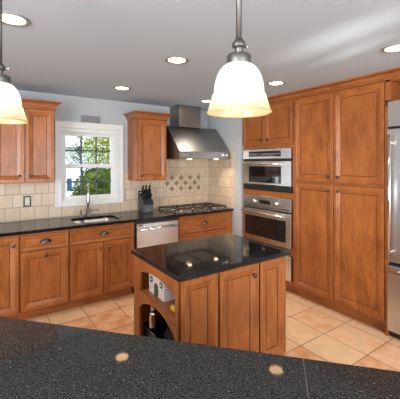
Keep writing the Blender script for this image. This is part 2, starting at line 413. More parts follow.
# ------------------------------------------------------------------ cabinet parts
DP = [(0, 0), (0, 0.017), (0.003, 0.021), (0.034, 0.021), (0.0365, 0.0195), (0.073, 0.006), (0.0745, 0.002), (0.0785, 0.002), (0.080, 0.005)]
DRP = [(0, 0), (0, 0.017), (0.003, 0.021), (0.012, 0.021), (0.014, 0.0195), (0.034, 0.0125), (0.0352, 0.0095), (0.0375, 0.0095), (0.039, 0.0115)]
def knob(x, z, parent, y=-0.020):
    m = Matrix.Translation((x, y, z)) @ Matrix.Rotation(PI/2, 4, 'X')
    return MB().lathe([(0, 0), (0.009, 0), (0.008, 0.004), (0.005, 0.008), (0.006, 0.013), (0.0145, 0.017), (0.016, 0.021), (0.013, 0.026), (0.006, 0.029), (0, 0.0295)], 18, m).build('knob', BRONZE, parent)
def cup_pull(x, z, parent, y=-0.020):
    t = bmesh.new(); nu, nv = 16, 8; grid = []
    for j in range(nv+1):
        ph = PI/2*j/nv; row = []
        for i in range(nu+1):
            th = PI*i/nu
            row.append(t.verts.new((0.047*math.cos(th)*math.cos(ph)**0.8, -0.026*math.sin(ph)*1.0 if True else 0, 0.034*math.sin(th)*math.cos(ph)**0.8)))
        grid.append(row)
    for j in range(nv):
        for i in range(nu):
            try:
                f = t.faces.new((grid[j][i], grid[j][i+1], grid[j+1][i+1], grid[j+1][i])); f.smooth = True
            except ValueError: pass
    bmesh.ops.remove_doubles(t, verts=t.verts[:], dist=1e-4)
    b = MB(); b.merge(t, Matrix.Translation((x, y, z-0.012)))
    arc = [(x+0.050*math.cos(PI*i/16), y-0.002, z-0.012+0.037*math.sin(PI*i/16)) for i in range(17)]
    b.tube(arc, 0.0035, 8)
    o = b.build('cup_pull', BRONZE, parent)
    md = o.modifiers.new('thickness', 'SOLIDIFY'); md.thickness = 0.002
    return o
def door(x0, x1, z0, z1, parent, kx=None, kz=None, m=None, prof=None, name='door'):
    d = MB().panel(x0, x1, z0, z1, 0, prof or DP).build(name, [m or WZ, GLAZE_SHADE], parent)
    if kx is not None: knob(kx, kz, d)
    return d
def drawer(x0, x1, z0, z1, parent, pull=True, name='drawer'):
    d = MB().panel(x0, x1, z0, z1, 0, DRP).build(name, [WX, GLAZE_SHADE], parent)
    if pull: cup_pull((x0+x1)/2, (z0+z1)/2+0.004, d)
    return d
def base_body(w_, parent, h=0.880, depth=0.595):
    MB().box((0, 0.0, 0.105), (w_, depth, h)).build('body', WZ, parent)
    MB().box((0, 0.072, 0.0), (w_, depth, 0.1045)).build('toe_kick', WX, parent)
def crown_run(segs, parent, name='crown', m=None):
    pass

# base cabinets along the window wall: face frames at Y = -0.615
YF = -0.615
g = 'wooden base cabinets under the window wall counter'
t = thing('base_cabinet', 'base cabinet at far left of the counter run with one full height door', 'cabinet', (-1.655, YF, 0), 0, g)
base_body(0.478, t); door(0.012, 0.470, 0.118, 0.862, t, 0.418, 0.778)
t = thing('base_cabinet', 'base cabinet with a cup pull drawer over one centred knob door, below the wall switch', 'cabinet', (-1.1765, YF, 0), 0, g)
base_body(0.455, t); drawer(0.006, 0.446, 0.706, 0.862, t); door(0.006, 0.446, 0.118, 0.698, t, 0.232, 0.648)
t = thing('base_cabinet', 'wide sink base cabinet with a false drawer over two doors below the window', 'cabinet', (-0.7205, YF, 0), 0, g)
b = MB(); b.box((0, 0, 0.105), (0.731, 0.595, 0.66)).box((0, 0, 0.66), (0.731, 0.03, 0.880)).box((0, 0.03, 0.66), (0.018, 0.595, 0.880)).box((0.713, 0.03, 0.66), (0.731, 0.595, 0.880)); b.build('body', WZ, t)
MB().box((0, 0.072, 0.0), (0.731, 0.595, 0.1045)).build('toe_kick', WX, t)
drawer(0.006, 0.724, 0.706, 0.862, t, True, 'false_drawer')
door(0.006, 0.361, 0.118, 0.698, t, 0.318, 0.630); door(0.367, 0.724, 0.118, 0.698, t, 0.425, 0.630)
t = thing('base_cabinet', 'base cabinet of stacked drawers beneath the gas cooktop beside the dishwasher', 'cabinet', (0.618, YF, 0), 0, g)
base_body(0.916, t); drawer(0.010, 0.826, 0.652, 0.860, t); drawer(0.010, 0.826, 0.385, 0.640, t); drawer(0.010, 0.830, 0.118, 0.373, t)

# dishwasher
t = thing('dishwasher', 'stainless steel dishwasher between the sink cabinet and the cooktop drawers', 'dishwasher', (0.0125, YF, 0))
MB().box((0.003, 0.004, 0.10), (0.601, 0.58, 0.878)).box((0.01, 0.06, 0.0), (0.594, 0.58, 0.0995)).build('body', BPLAST, t)
d = MB().box((0.020, -0.026, 0.125), (0.598, 0.003, 0.846), 0.005).build('door', STX, t)
MB().box((0.020, -0.022, 0.848), (0.598, 0.003, 0.874), 0.003).build('control_strip', BPLAST, t)
b = MB(); b.cyl((0.040, -0.062, 0.782), (0.578, -0.062, 0.782), 0.012)
for x in (0.060, 0.558): b.cyl((x, -0.0255, 0.782), (x, -0.064, 0.782), 0.013)
b.build('handle', CHROME, d)
MB().box((0.035, -0.0275, 0.822), (0.095, -0.0262, 0.834)).build('badge', BPLAST, d)

# counter along the window wall with the sink cut-out
SK = (-0.625, -0.115, -0.545, -0.175)
t = MB().holed(rect(-1.70, 1.530, -0.65, -0.009), [rrect(*SK, 0.075)], 'z', 0.8815, 0.914).build('countertop', GRAN)
tag(t, 'long black granite countertop along the window wall', 'countertop')
md = t.modifiers.new('edge', 'BEVEL'); md.width = 0.003; md.segments = 2; md.limit_method = 'ANGLE'; md.angle_limit = 1.0
t = thing('sink', 'stainless undermount sink bowl set in the black counter below the window', 'sink', (-0.37, -0.36, 0.70))
def ring(z, ins, r): return [(x, y, z) for x, y in rrect(-0.255+ins, 0.255-ins, -0.185+ins, 0.185-ins, r)]
tb = bmesh.new(); rings = []
for z, ins, r in ((0.1812, -0.012, 0.085), (0.1812, 0.002, 0.073), (0.05, 0.008, 0.068), (0.02, 0.02, 0.06), (0.008, 0.05, 0.045)):
    rings.append([tb.verts.new(p) for p in ring(z, ins, r)])
for A, B in zip(rings, rings[1:]):
    for i in range(len(A)):
        f = tb.faces.new((A[i], A[(i+1) % len(A)], B[(i+1) % len(A)], B[i])); f.smooth = True
tb.faces.new(rings[-1]); bmesh.ops.recalc_face_normals(tb, faces=tb.faces[:])
b = MB(); b.merge(tb); b.build('bowl', steel('satin_sink_steel', 'x', (0.42, 0.41, 0.40), 0.42), t)
MB().lathe([(0, 0.012), (0.03, 0.012), (0.042, 0.010), (0.045, 0.0085)], 24).build('drain', CHROME, t)

# faucet and soap pump
t = thing('faucet', 'tall brushed steel pull-down faucet standing behind the sink', 'faucet', (-0.385, -0.105, 0.9142))
MB().lathe([(0, 0), (0.030, 0), (0.030, 0.006), (0.025, 0.010), (0.025, 0.095), (0.016, 0.102), (0, 0.102)], 20).build('base', NICKEL, t)
dx, dy = -0.26, -0.965
pts = [(0, 0, 0.09), (0, 0, 0.20), (0, 0, 0.315)]
R = 0.085
for k in range(1, 13):
    a = PI*k/12*0.98; q = R*(1-math.cos(a)); pts.append((dx*q, dy*q, 0.315+R*math.sin(a)))
MB().tube(pts, 0.0135, 12).build('neck', NICKEL, t)
e = Vector(pts[-1]); MB().tube([e, e+Vector((0, 0, -0.02)), e+Vector((0, 0, -0.04)), e+Vector((0, 0, -0.13)), e+Vector((0, 0, -0.145))], 0.015, 14, [0.015, 0.019, 0.021, 0.023, 0.022]).build('spray_head', NICKEL, t)
MB().cyl((0.018, 0, 0.055), (0.042, 0, 0.055), 0.014).tube([(0.04, 0, 0.06), (0.07, -0.005, 0.075), (0.12, -0.012, 0.066)], 0.006, 10, [0.011, 0.008, 0.006]).build('lever', NICKEL, t)
t = thing('soap_pump', 'short brushed steel soap pump left of the faucet', 'soap dispenser', (-0.470, -0.105, 0.9142))
MB().lathe([(0, 0), (0.017, 0), (0.017, 0.005), (0.012, 0.008), (0.012, 0.055), (0.006, 0.06), (0, 0.06)], 16).build('body', NICKEL, t)
MB().cyl((0, 0, 0.06), (0, 0, 0.085), 0.010).cyl((0, 0, 0.078), (-0.012, -0.045, 0.074), 0.0055).build('nozzle', NICKEL, t)

# switch and socket plates on the tile
t = thing('wall_switch', 'dark steel switch plate with ivory rocker on the tile left of the window', 'light switch', (-1.049, -0.0083, 1.134))
MB().box((-0.041, -0.006, -0.063), (0.041, 0, 0.063), 0.003).build('plate', plain('dark_pewter', (0.06, 0.065, 0.06), 0.35, 0.8), t)
MB().box((-0.024, -0.008, -0.046), (0.024, -0.0061, 0.046), 0.001).build('insert', plain('ivory_plastic', (0.55, 0.50, 0.38), 0.4), t)
MB().box((-0.008, -0.014, -0.018), (0.008, -0.0081, 0.018), 0.003).build('rocker', plain('ivory_rocker', (0.70, 0.64, 0.46), 0.35), t)
t = thing('wall_socket', 'dark plated wall socket on the tile behind the knife block', 'socket', (0.366, -0.0083, 1.126))
MB().box((-0.040, -0.006, -0.062), (0.040, 0, 0.062), 0.003).build('plate', bpy.data.materials['dark_pewter'], t)
MB().box((-0.022, -0.008, -0.044), (0.022, -0.0061, 0.044), 0.001).build('insert', bpy.data.materials['ivory_plastic'], t)

# knife block
t = thing('knife_block', 'grey knife block with black handled knives on the counter beside the cooktop', 'knife block', (0.355, -0.20, 0.9142), math.radians(-6))
t.scale = (1.22, 1.22, 1.22)
GREYM = plain('grey_block_finish', (0.055, 0.055, 0.058), 0.38, 0.3)
MB().prism([(-0.085, 0), (0.10, 0), (0.10, 0.10), (0.055, 0.205), (-0.055, 0.135), (-0.085, 0.095)], 'x', -0.055, 0.055, 0.003).build('block', GREYM, t)
MB().box((-0.0545, -0.0885, 0.004), (0.0545, -0.0852, 0.088), 0.001).build('front_plate', plain('satin_steel_plate', (0.10, 0.10, 0.10), 0.4, 0.8), t)
MB().box((-0.018, -0.0895, 0.03), (0.018, -0.0887, 0.038)).build('badge', CHROME, t)
MB().prism([(-0.094, 0.094), (-0.060, 0.143), (-0.066, 0.147), (-0.100, 0.098)], 'x', -0.056, 0.056).build('slot_strip', BPLAST, t)
dirk = Vector((0, -0.50, 0.86)).normalized()
for k in range(9):
    row, colm = divmod(k, 3)
    p = Vector((-0.036+0.036*colm+random.uniform(-.003, .003), -0.045+0.036*row, 0.146+0.025*row)); ln = (0.075, 0.095, 0.12)[row]
    MB().tube([p-dirk*0.02, p+dirk*0.01, p+dirk*ln*0.5, p+dirk*ln*0.9, p+dirk*ln], 0.01, 10, [0.007, 0.0095, 0.0105, 0.011, 0.006]).build('knife_handle', BPLAST, t)

# cooktop
t = thing('gas_cooktop', 'stainless gas cooktop with black cast iron grates below the range hood', 'cooktop', (1.040, -0.345, 0.9142))
t.scale = (0.955, 1, 1)
TAN_REFL = plain('cooktop_steel_warm_reflection', (0.58, 0.52, 0.43), 0.2, 1.0)  # steel tinted tan: warm reflected light is put into the colour
MB().box((-0.455, -0.265, 0), (0.455, 0.255, 0.010), 0.004).build('tray', TAN_REFL, t)
burn = [(-0.30, 0.12), (-0.30, -0.10), (0.0, 0.02), (0.30, 0.12), (0.30, -0.10)]
for x, y in burn:
    bb = MB().lathe([(0.05, 0.0102), (0.05, 0.016), (0.036, 0.020), (0.0, 0.020)], 20, Matrix.Translation((x, y, 0))).build('burner', TAN_REFL, t)
    MB().lathe([(0.0, 0.0202), (0.034, 0.0202), (0.036, 0.024), (0.033, 0.028), (0, 0.029)], 20, Matrix.Translation((x, y, 0))).build('burner_cap', IRON, bb)
for cx in (-0.302, 0.0, 0.302):
    gr = MB(); x0, x1, y0, y1, z = cx-0.147, cx+0.147, -0.195, 0.24, 0.031
    for a, c in (((x0, y0), (x1, y0)), ((x0, y1), (x1, y1)), ((x0, y0), (x0, y1)), ((x1, y0), (x1, y1))):
        gr.box((a[0]-0.006, a[1]-0.006, z), (c[0]+0.006, c[1]+0.006, z+0.009), 0.002)
    for y in (-0.10, 0.12): gr.box((x0, y-0.004, z), (x1, y+0.004, z+0.009), 0.002)
    for x in (cx-0.05, cx+0.05): gr.box((x-0.004, y0, z), (x+0.004, y1, z+0.009), 0.002)
    for x in (x0, x1):
        for y in (y0, y1): gr.box((x-0.008, y-0.008, 0.0102), (x+0.008, y+0.008, z+0.002))
    gr.build('grate', IRON, t)
for k in range(5):
    MB().lathe([(0.018, 0.0102), (0.018, 0.016), (0.014, 0.030), (0, 0.031)], 16, Matrix.Translation((-0.16+0.08*k, -0.232, 0))).build('knob', IRON, t)

# ------------------------------------------------------------------ wall cabinets
def upper(name, label, x0, x1, z0, z1, doors, knobs, zc):
    t = thing(name, label, 'cabinet', (x0, -0.33, z0), 0, 'wooden wall cabinets beside the window')
    w_, h = x1-x0, z1-z0
    MB().box((0, 0.0, 0), (w_, 0.329, h)).build('body', WZ, t)
    for (a, c), (kx, kz) in zip(doors, knobs): door(a, c, 0.008, h-0.004, t, kx, kz)
    # stepped and coved crown with mitred returns
    b = MB(); tb = bmesh.new(); prof = [(0.0, h+0.001), (0.006, h+0.001), (0.006, h+0.016), (0.012, h+0.020), (0.018, h+0.040), (0.034, h+0.060), (0.050, h+0.068), (0.050, h+0.074), (0.058, h+0.076), (0.058, zc-z0), (0.0, zc-z0)]
    prof = [(o-0.022 if False else o, z) for o, z in prof]
    rows = [[tb.verts.new(p) for p in ((-o, 0.329, z), (-o, -0.021-o, z), (w_+o, -0.021-o, z), (w_+o, 0.329, z))] for o, z in prof]
    for q, (A, B) in enumerate(zip(rows, rows[1:])):
        for i in range(3): tb.faces.new((A[i], A[i+1], B[i+1], B[i])).material_index = 1 if q in (2, 6, 7) else 0
        tb.faces.new((A[3], A[0], B[0], B[3]))
    tb.faces.new(rows[0][::-1]); tb.faces.new(rows[-1]); bmesh.ops.recalc_face_normals(tb, faces=tb.faces[:])
    me = bpy.data.meshes.new('crown'); tb.to_mesh(me); tb.free(); me.materials.append(WX); me.materials.append(GLAZE_SHADE)
    link(bpy.data.objects.new('crown', me), t)
    return t
upper('wall_cabinet', 'two door wooden wall cabinet left of the window, behind the left pendant', -1.405, -0.813, 1.362, 2.165, [(0.006, 0.296), (0.302, 0.586)], [(0.246, 0.080), (0.352, 0.080)], 2.253)
upper('wall_cabinet', 'single door wooden wall cabinet between the window and the range hood', 0.172, 0.600, 1.345, 2.155, [(0.008, 0.420)], [(0.052, 0.070)], 2.242)

# ------------------------------------------------------------------ range hood
t = thing('range_hood', 'dark stainless range hood with chimney over the cooktop', 'range hood', (1.079, -0.0005, 1.635))
hw = 0.428
prof = [(-0.009, 0.0), (-0.585, 0.0), (-0.600, 0.006), (-0.600, 0.100), (-0.25, 0.463), (-0.009, 0.463)]
MB().holed([(y, z) for y, z in prof], [], 'x', -hw, hw).build('canopy', HOODM, t)
b = MB()
for x in (-0.15, 0.15): b.box((x-0.13, -0.52, -0.006), (x+0.13, -0.10, -0.0005), 0.002)
b.build('filter', STX, t)
ch = MB().box((-0.245, -0.276, 0.4635), (0.124, -0.001, ZC-1.635-0.001), 0.002).build('chimney', HOODM, t)
MB().box((-0.165, -0.284, 0.4635), (0.124, -0.2765, ZC-1.635-0.001), 0.001).build('front_cover', HOODM, ch)
for x in (0.30, 0.365):
    kn = MB().lathe([(0.020, 0), (0.020, 0.004), (0.015, 0.006), (0.014, 0.022), (0, 0.024)], 18, Matrix.Translation((x, -0.6005, 0.052)) @ Matrix.Rotation(PI/2, 4, 'X')).build('knob', STX, t)
for k in range(3): MB().box((-0.385+0.022*k, -0.602, 0.045), (-0.371+0.022*k, -0.6002, 0.062)).build('button', CHROME, t)
for x in (-0.235, 0.215):
    l = MB().lathe([(0, -0.008), (0.022, -0.008), (0.026, -0.005), (0.028, -0.0005)], 20, Matrix.Translation((x, -0.545, 0))).build('lamp', HLENS, t)
    area('hood_downlight', (x, -0.50, -0.014), (math.radians(-12), 0, 0), 0.06, 0.06, 1.5, (1.0, 0.80, 0.55), t, 'DISK', math.radians(125))

# ------------------------------------------------------------------ tall run on the right: local x -> world -Y, local y (depth) -> world +X
XF = 1.575
RZ = -PI/2
def tall(name, label, cat, y): return thing(name, label, cat, (XF, y, 0), RZ)
W1 = 0.893
t = tall('oven_cabinet', 'tall wooden oven cabinet housing the microwave above the wall oven', 'cabinet', -0.809)
b = MB()   # carcass with open bays for the appliances
b.box((0, 0, 0.105), (0.018, 0.62, 2.335)).box((W1-0.022, 0, 0.105), (W1, 0.62, 2.335))
for z0_, z1_ in ((0.105, 0.150), (0.462, 0.545), (1.146, 1.215), (1.768, 2.335)): b.box((0.018, 0, z0_), (W1-0.022, 0.62, z1_))
b.box((0.018, 0.60, 0.15), (W1-0.022, 0.62, 1.768))
b.build('body', WZ, t)
MB().box((0, 0.06, 0), (W1, 0.62, 0.1045)).build('toe_kick', WX, t)
door(0.006, 0.428, 1.815, 2.322, t, 0.378, 1.877); door(0.434, 0.880, 1.815, 2.322, t, 0.488, 1.877)

def app(name, label, cat, z): return thing(name, label, cat, (XF, -0.809, z), RZ)
A0, A1 = 0.019, 0.863
t = app('microwave', 'stainless built-in microwave with black window above the wall oven', 'microwave', 1.2165)
MB().box((A0+0.002, 0.002, 0.002), (A1-0.002, 0.50, 0.546)).build('body', BPLAST, t)
cp = MB().box((A0, -0.022, 0.415), (A1, 0.0015, 0.546), 0.004).build('control_panel', STX, t)
MB().box((A0+0.12, -0.0245, 0.445), (A1-0.16, -0.0222, 0.515), 0.001).build('display', BGLASS, cp)
KEY = plain('grey_key_print', (0.22, 0.22, 0.22), 0.5)
for k in range(12):
    if k in (3, 4): continue
    MB().box((A0+0.15+0.045*k, -0.0255, 0.472), (A0+0.174+0.045*k, -0.0246, 0.488)).build('key', KEY, cp)
d = MB().box((A0, -0.026, 0.077), (A1, 0.0015, 0.385), 0.004).build('door', STX, t)
wd = MB().box((A0+0.125, -0.0285, 0.105), (A1-0.150, -0.0262, 0.318), 0.001).build('window', BGLASS, d)
MB().holed(rect(A0+0.165, A1-0.245, 0.135, 0.29), [rect(A0+0.169, A1-0.249, 0.139, 0.286)], 'y', -0.0292, -0.0287).build('window_screen', plain('dark_screen', (0.03, 0.03, 0.03), 0.2), wd)
b = MB(); b.cyl((A0+0.03, -0.060, 0.350), (A1-0.12, -0.060, 0.350), 0.010)
for x in (A0+0.05, A1-0.14): b.cyl((x, -0.0255, 0.350), (x, -0.060, 0.350), 0.009)
b.build('handle', CHROME, d)
MB().lathe([(0, 0), (0.013, 0), (0.013, 0.002), (0, 0.0025)], 16, Matrix.Translation((A0+0.165, -0.0262, 0.090)) @ Matrix.Rotation(PI/2, 4, 'X')).build('badge', CHROME, d)
MB().box((A0, -0.014, 0.004), (A1, 0.0015, 0.071), 0.003).build('vent_grille', BPLAST, t)
MB().box((A0, -0.012, 0.388), (A1, 0.0015, 0.412), 0.002).build('vent_slot', BPLAST, t)

t = app('wall_oven', 'stainless wall oven with two knobs and black glass door below the microwave', 'oven', 0.5465)
MB().box((A0+0.002, 0.002, 0.002), (A1-0.002, 0.56, 0.592)).build('body', BPLAST, t)
cp = MB().box((A0, -0.022, 0.435), (A1, 0.0015, 0.596), 0.004).build('control_panel', STX, t)
MB().box((A0+0.325, -0.0245, 0.495), (A0+0.515, -0.0222, 0.545), 0.001).build('display', BGLASS, cp)
for x in (A0+0.235, A0+0.615):
    MB().lathe([(0.028, 0), (0.028, 0.004), (0.021, 0.007), (0.019, 0.028), (0, 0.030)], 20, Matrix.Translation((x, -0.0222, 0.522)) @ Matrix.Rotation(PI/2, 4, 'X')).build('knob', CHROME, cp)
MB().box((A0+0.08, -0.0232, 0.452), (A1-0.02, -0.0222, 0.462)).build('vent_slot', BPLAST, cp)
d = MB().box((A0, -0.030, 0.004), (A1, 0.0015, 0.418), 0.005).build('door', STX, t)
MB().box((A0+0.055, -0.0325, 0.062), (A1-0.075, -0.0302, 0.325), 0.001).build('window', BGLASS, d)
b = MB(); b.cyl((A0+0.02, -0.075, 0.382), (A1-0.03, -0.075, 0.382), 0.012)
for x in (A0+0.05, A1-0.06): b.cyl((x, -0.0295, 0.382), (x, -0.075, 0.382), 0.010)
b.build('handle', CHROME, d)
MB().lathe([(0, 0), (0.013, 0), (0.013, 0.002), (0, 0.0025)], 16, Matrix.Translation((A0+0.185, -0.0302, 0.035)) @ Matrix.Rotation(PI/2, 4, 'X')).build('badge', BPLAST, d)

t = app('warming_drawer', 'stainless warming drawer low in the oven cabinet behind the island', 'warming drawer', 0.1515)
MB().box((A0+0.002, 0.002, 0.002), (A1-0.002, 0.5, 0.306)).build('body', BPLAST, t)
d = MB().box((A0, -0.024, 0.004), (A1, 0.0015, 0.305), 0.005).build('drawer_front', STX, t)
b = MB(); b.cyl((A0+0.06, -0.06, 0.25), (A1-0.06, -0.06, 0.25), 0.011)
for x in (A0+0.09, A1-0.09): b.cyl((x, -0.0235, 0.25), (x, -0.06, 0.25), 0.009)
b.build('handle', CHROME, d)

W2 = 1.032
t = tall('pantry_cabinet', 'tall wooden pantry cabinet with four doors between ovens and refrigerator', 'pantry cabinet', -0.809-W1-0.001)
MB().box((0, 0, 0.105), (W2, 0.62, 2.335)).build('body', WZ, t)
MB().box((0, 0.05, 0), (W2, 0.62, 0.1045)).build('toe_kick', WX, t)
pm = 2.2155-0.809-W1+0.002
for z0_, z1_, kz in ((1.372, 2.322, 1.432), (0.128, 1.345, 1.283)):
    door(0.010, pm-0.003, z0_, z1_, t, pm-0.052, kz); door(pm+0.003, W2-0.006, z0_, z1_, t, pm+0.062, kz)

# end panel and the little cabinet above the refrigerator
yE = -0.809-W1-W2-0.002
t = tall('end_panel', 'narrow upright wooden panel between pantry and refrigerator', 'panel', yE)
MB().box((0, -0.006, 0), (0.020, 0.62, 2.10), 0.001).build('board', WZ, t)
MB().box((0, -0.012, 0.0), (0.020, -0.0065, 0.10), 0.001).build('foot_block', WZ, t)
t = tall('bridge_cabinet', 'shallow wooden cabinet bridging above the refrigerator', 'cabinet', yE)
MB().box((0, 0.0, 2.142), (0.045, 0.62, 2.335)).box((0.0, 0.0, 2.142), (0.94, 0.62, 2.150)).box((0.0, 0.0, 2.322), (0.94, 0.62, 2.335)).box((0.045, 0.32, 2.150), (0.94, 0.62, 2.322)).build('body', WZ, t)
dd = MB().panel(0.05, 0.49, 2.154, 2.318, 0.319, DRP).build('door', [WZ, GLAZE_SHADE], t)

t = tall('refrigerator', 'tall built-in stainless refrigerator at the right edge beside the pantry', 'refrigerator', yE-0.0225)
MB().box((0.004, 0.02, 0.0), (0.905, 0.61, 2.138)).build('body', BPLAST, t)
MB().box((0.003, -0.02, 1.905), (0.905, 0.019, 2.136), 0.004).build('grille_panel', STX, t)
d = MB().box((0.003, -0.030, 0.690), (0.905, 0.019, 1.885), 0.006).build('door', STZ, t)
b = MB(); b.cyl((0.045, -0.085, 0.72), (0.045, -0.085, 1.83), 0.013)
for z in (0.79, 1.76): b.cyl((0.045, -0.0295, z), (0.045, -0.085, z), 0.010)
b.build('handle', CHROME, d)
d = MB().box((0.003, -0.030, 0.065), (0.905, 0.019, 0.655), 0.006).build('freezer_drawer', STZ, t)
b = MB(); b.cyl((0.03, -0.08, 0.615), (0.88, -0.08, 0.615), 0.013)
for x in (0.10, 0.80): b.cyl((x, -0.0295, 0.615), (x, -0.08, 0.615), 0.010)
b.build('handle', CHROME, d)

# crown moulding along the tall run, to the ceiling
tb = bmesh.new(); prof = [(0.0, 2.3355), (-0.022, 2.3355), (-0.022, 2.350), (-0.028, 2.354), (-0.032, 2.370), (-0.046, 2.388), (-0.062, 2.396), (-0.062, 2.4145), (0.04, 2.4145), (0.04, 2.3355)]
b = MB(); b.prism([(XF+o, z) for o, z in prof], 'y', -0.806, yE-0.95)
b.bm.faces.ensure_lookup_table()
for q in (2, 5): b.bm.faces[q].material_index = 1
struct(b.build('trim_1', [WY, GLAZE_SHADE]))

# ------------------------------------------------------------------ island
IX0, IX1, IY0, IY1 = -0.503, 0.440, -2.522, -1.88     # body; doors stand 20 mm in front
t = thing('kitchen_island', 'wooden kitchen island with an open shelf end and panelled front', 'island', (IX0, IY0, 0))
W_, D_ = IX1-IX0, IY1-IY0
CW = 0.285   # depth of the open shelf bay
b = MB()
b.box((CW, 0, 0.105), (W_, D_, 0.881)).box((0, 0, 0.105), (CW, 0.018, 0.881)).box((0, D_-0.018, 0.105), (CW, D_, 0.881))
b.box((0.0, 0.018, 0.105), (CW, D_-0.018, 0.125)).box((0.0, 0.018, 0.866), (CW, D_-0.018, 0.881))
b.build('body', WZ, t)
MB().box((0.03, 0.06, 0), (W_-0.03, D_-0.05, 0.1045)).build('toe_kick', WX, t)
# face frame of the open end: stiles, arched rails
ya, yb = 0.016, D_-0.100
MB().box((-0.018, 0, 0.105), (-0.0005, ya-0.0005, 0.881)).build('stile', WZ, t)
MB().box((-0.018, yb+0.0005, 0.105), (-0.0005, D_, 0.881)).build('stile', WZ, t)
def arch(zt, zend, zmid, name):
    pts = [(ya, zt), (yb, zt)]
    for k in range(17):
        u = 1-k/16; yy = ya+(yb-ya)*u; pts.append((yy, zend+(zmid-zend)*math.sin(PI*u)**0.75))
    MB().prism(pts, 'x', -0.018, -0.0005).build(name, WY, t)
arch(0.881, 0.768, 0.815, 'arched_rail'); arch(0.617, 0.515, 0.604, 'arched_rail')
MB().box((-0.019, ya+0.001, 0.618), (CW-0.001, yb-0.001, 0.636), 0.002).build('shelf', WY, t)
zb, zt_ = 0.128, 0.868
door(0.002, 0.287, zb, zt_, t, name='fixed_panel')
door(0.299, 0.654, zb, zt_, t, 0.599, 0.790)
door(0.666, W_-0.004, zb, zt_, t, name='fixed_panel')
t = MB().box((-0.534, -2.572, 0.8815), (0.461, -1.850, 0.914), 0.004, 3).build('island_countertop', GRAN)
tag(t, 'black speckled granite slab on top of the wooden island', 'countertop')

# things on the island shelf
ZS = 0.6365
t = thing('toy_house', 'small white brick toy house with green door on the island shelf', 'toy house', (-0.462, -2.142, ZS))
t.scale = (1.08, 1.06, 1.16)
BRW = tiles('white_painted_brick', [(0.68, 0.57, 0.54), (0.80, 0.72, 0.69), (0.86, 0.81, 0.78)], 0.036, 0.017, 0.5, (0.60, 0.47, 0.44), 0.5, 'yz', 5, 5, 0.6, 0.0022, 0.4, 30)
MB().prism([(0.0, 0), (0.16, 0), (0.035, 0.132), (0.0, 0.137)], 'y', -0.112, 0.112).build('wall', BRW, t)
MB().prism([(-0.006, 0.1375), (0.038, 0.1325), (0.165, 0.0), (0.170, 0.003), (0.041, 0.139), (-0.006, 0.143)], 'y', -0.114, 0.114).build('roof', plain('rose_roof', (0.35, 0.16, 0.15), 0.6), t)
GRN = plain('green_paint', (0.045, 0.10, 0.035), 0.5)
MB().prism([(-0.026, 0.001), (0.026, 0.001)]+[(0.026*math.cos(PI*k/10), 0.052+0.026*math.sin(PI*k/10)) for k in range(11)], 'x', -0.004, -0.0005).build('door', GRN, t)
for y in (-0.072, 0.072):
    wn_ = MB().prism([(y+0.020*math.cos(2*PI*k/8), 0.085+0.020*math.sin(2*PI*k/8)) for k in range(8)], 'x', -0.004, -0.0005).build('window', plain('dark_green_shutter', (0.05, 0.09, 0.06), 0.5), t)
    MB().box((-0.0055, y-0.0085, 0.079), (-0.0042, y+0.0085, 0.093)).build('pane', plain('pale_pane', (0.5, 0.55, 0.52), 0.3), wn_)
ban = []
for k in range(9):
    a = -0.7+1.4*k/8; ban.append((-0.478+0.10*(1-math.cos(a)), -2.418+0.10*math.sin(a)*0.75, ZS+0.0195))
o = MB().tube(ban, 0.018, 12, [0.006, 0.012, 0.016, 0.0185, 0.019, 0.0185, 0.016, 0.011, 0.005]).build('banana', plain('banana_skin', (0.78, 0.46, 0.03), 0.45))
tag(o, 'yellow banana at the near end of the island shelf', 'fruit')
# below the shelf
t = thing('storage_bin', 'black open bin standing in the island bay under the shelf', 'bin', (-0.37, -2.19, 0.1255))
b = MB(); b.holed(rrect(-0.105, 0.115, -0.245, 0.245, 0.03), [rrect(-0.100, 0.110, -0.240, 0.240, 0.027)], 'z', 0.004, 0.235); b.prism(rrect(-0.105, 0.115, -0.245, 0.245, 0.03), 'z', 0, 0.004); b.build('body', BPLAST, t)
b = MB(); b.holed(rrect(-0.111, 0.121, -0.251, 0.251, 0.033), [rrect(-0.1055, 0.1155, -0.2455, 0.2455, 0.0305)], 'z', 0.222, 0.237); b.build('rim', BPLAST, t)
t = thing('steel_flask', 'shiny steel flask standing in the black bin under the island shelf', 'flask', (-0.430, -2.035, 0.1298))
MB().lathe([(0, 0), (0.034, 0), (0.036, 0.01), (0.036, 0.32), (0.030, 0.345), (0.022, 0.352), (0, 0.352)], 22).build('body', CHROME, t)
MB().lathe([(0.0, 0.3522), (0.026, 0.3522), (0.026, 0.395), (0.022, 0.402), (0, 0.402)], 22).build('cap', STX, t)
b = MB(); tb = bmesh.new(); bmesh.ops.create_icosphere(tb, subdivisions=4, radius=1)
for v in tb.verts:
    v.co = Vector((v.co.x*0.085, v.co.y*0.135, 0.19+v.co.z*0.19)); n_ = 0.006*math.sin(v.co.y*60+v.co.z*25)+0.004*math.sin(v.co.z*70); v.co.x += n_; v.co.z = max(v.co.z, 0.0)
for f in tb.faces: f.smooth = True
b.merge(tb, Matrix.Translation((-0.36, -2.285, 0.1305)))
o = b.build('cloth_bag', plain('black_cloth', (0.010, 0.010, 0.011), 0.8)); tag(o, 'black cloth bag stuffed in the bin under the island shelf', 'bag')

# ------------------------------------------------------------------ foreground bar (runs at an angle)
P0 = Vector((-0.819, -3.207)); dv = Vector((0.668, -0.744)).normalized(); nv = Vector((-dv.y, dv.x))   # nv points to the kitchen
if nv.x < 0: nv = -nv
BZ = 0.0
brot = math.atan2(dv.y, dv.x)
t = thing('bar_countertop', 'large black speckled bar counter across the foreground', 'countertop', (P0.x, P0.y, 0), brot)
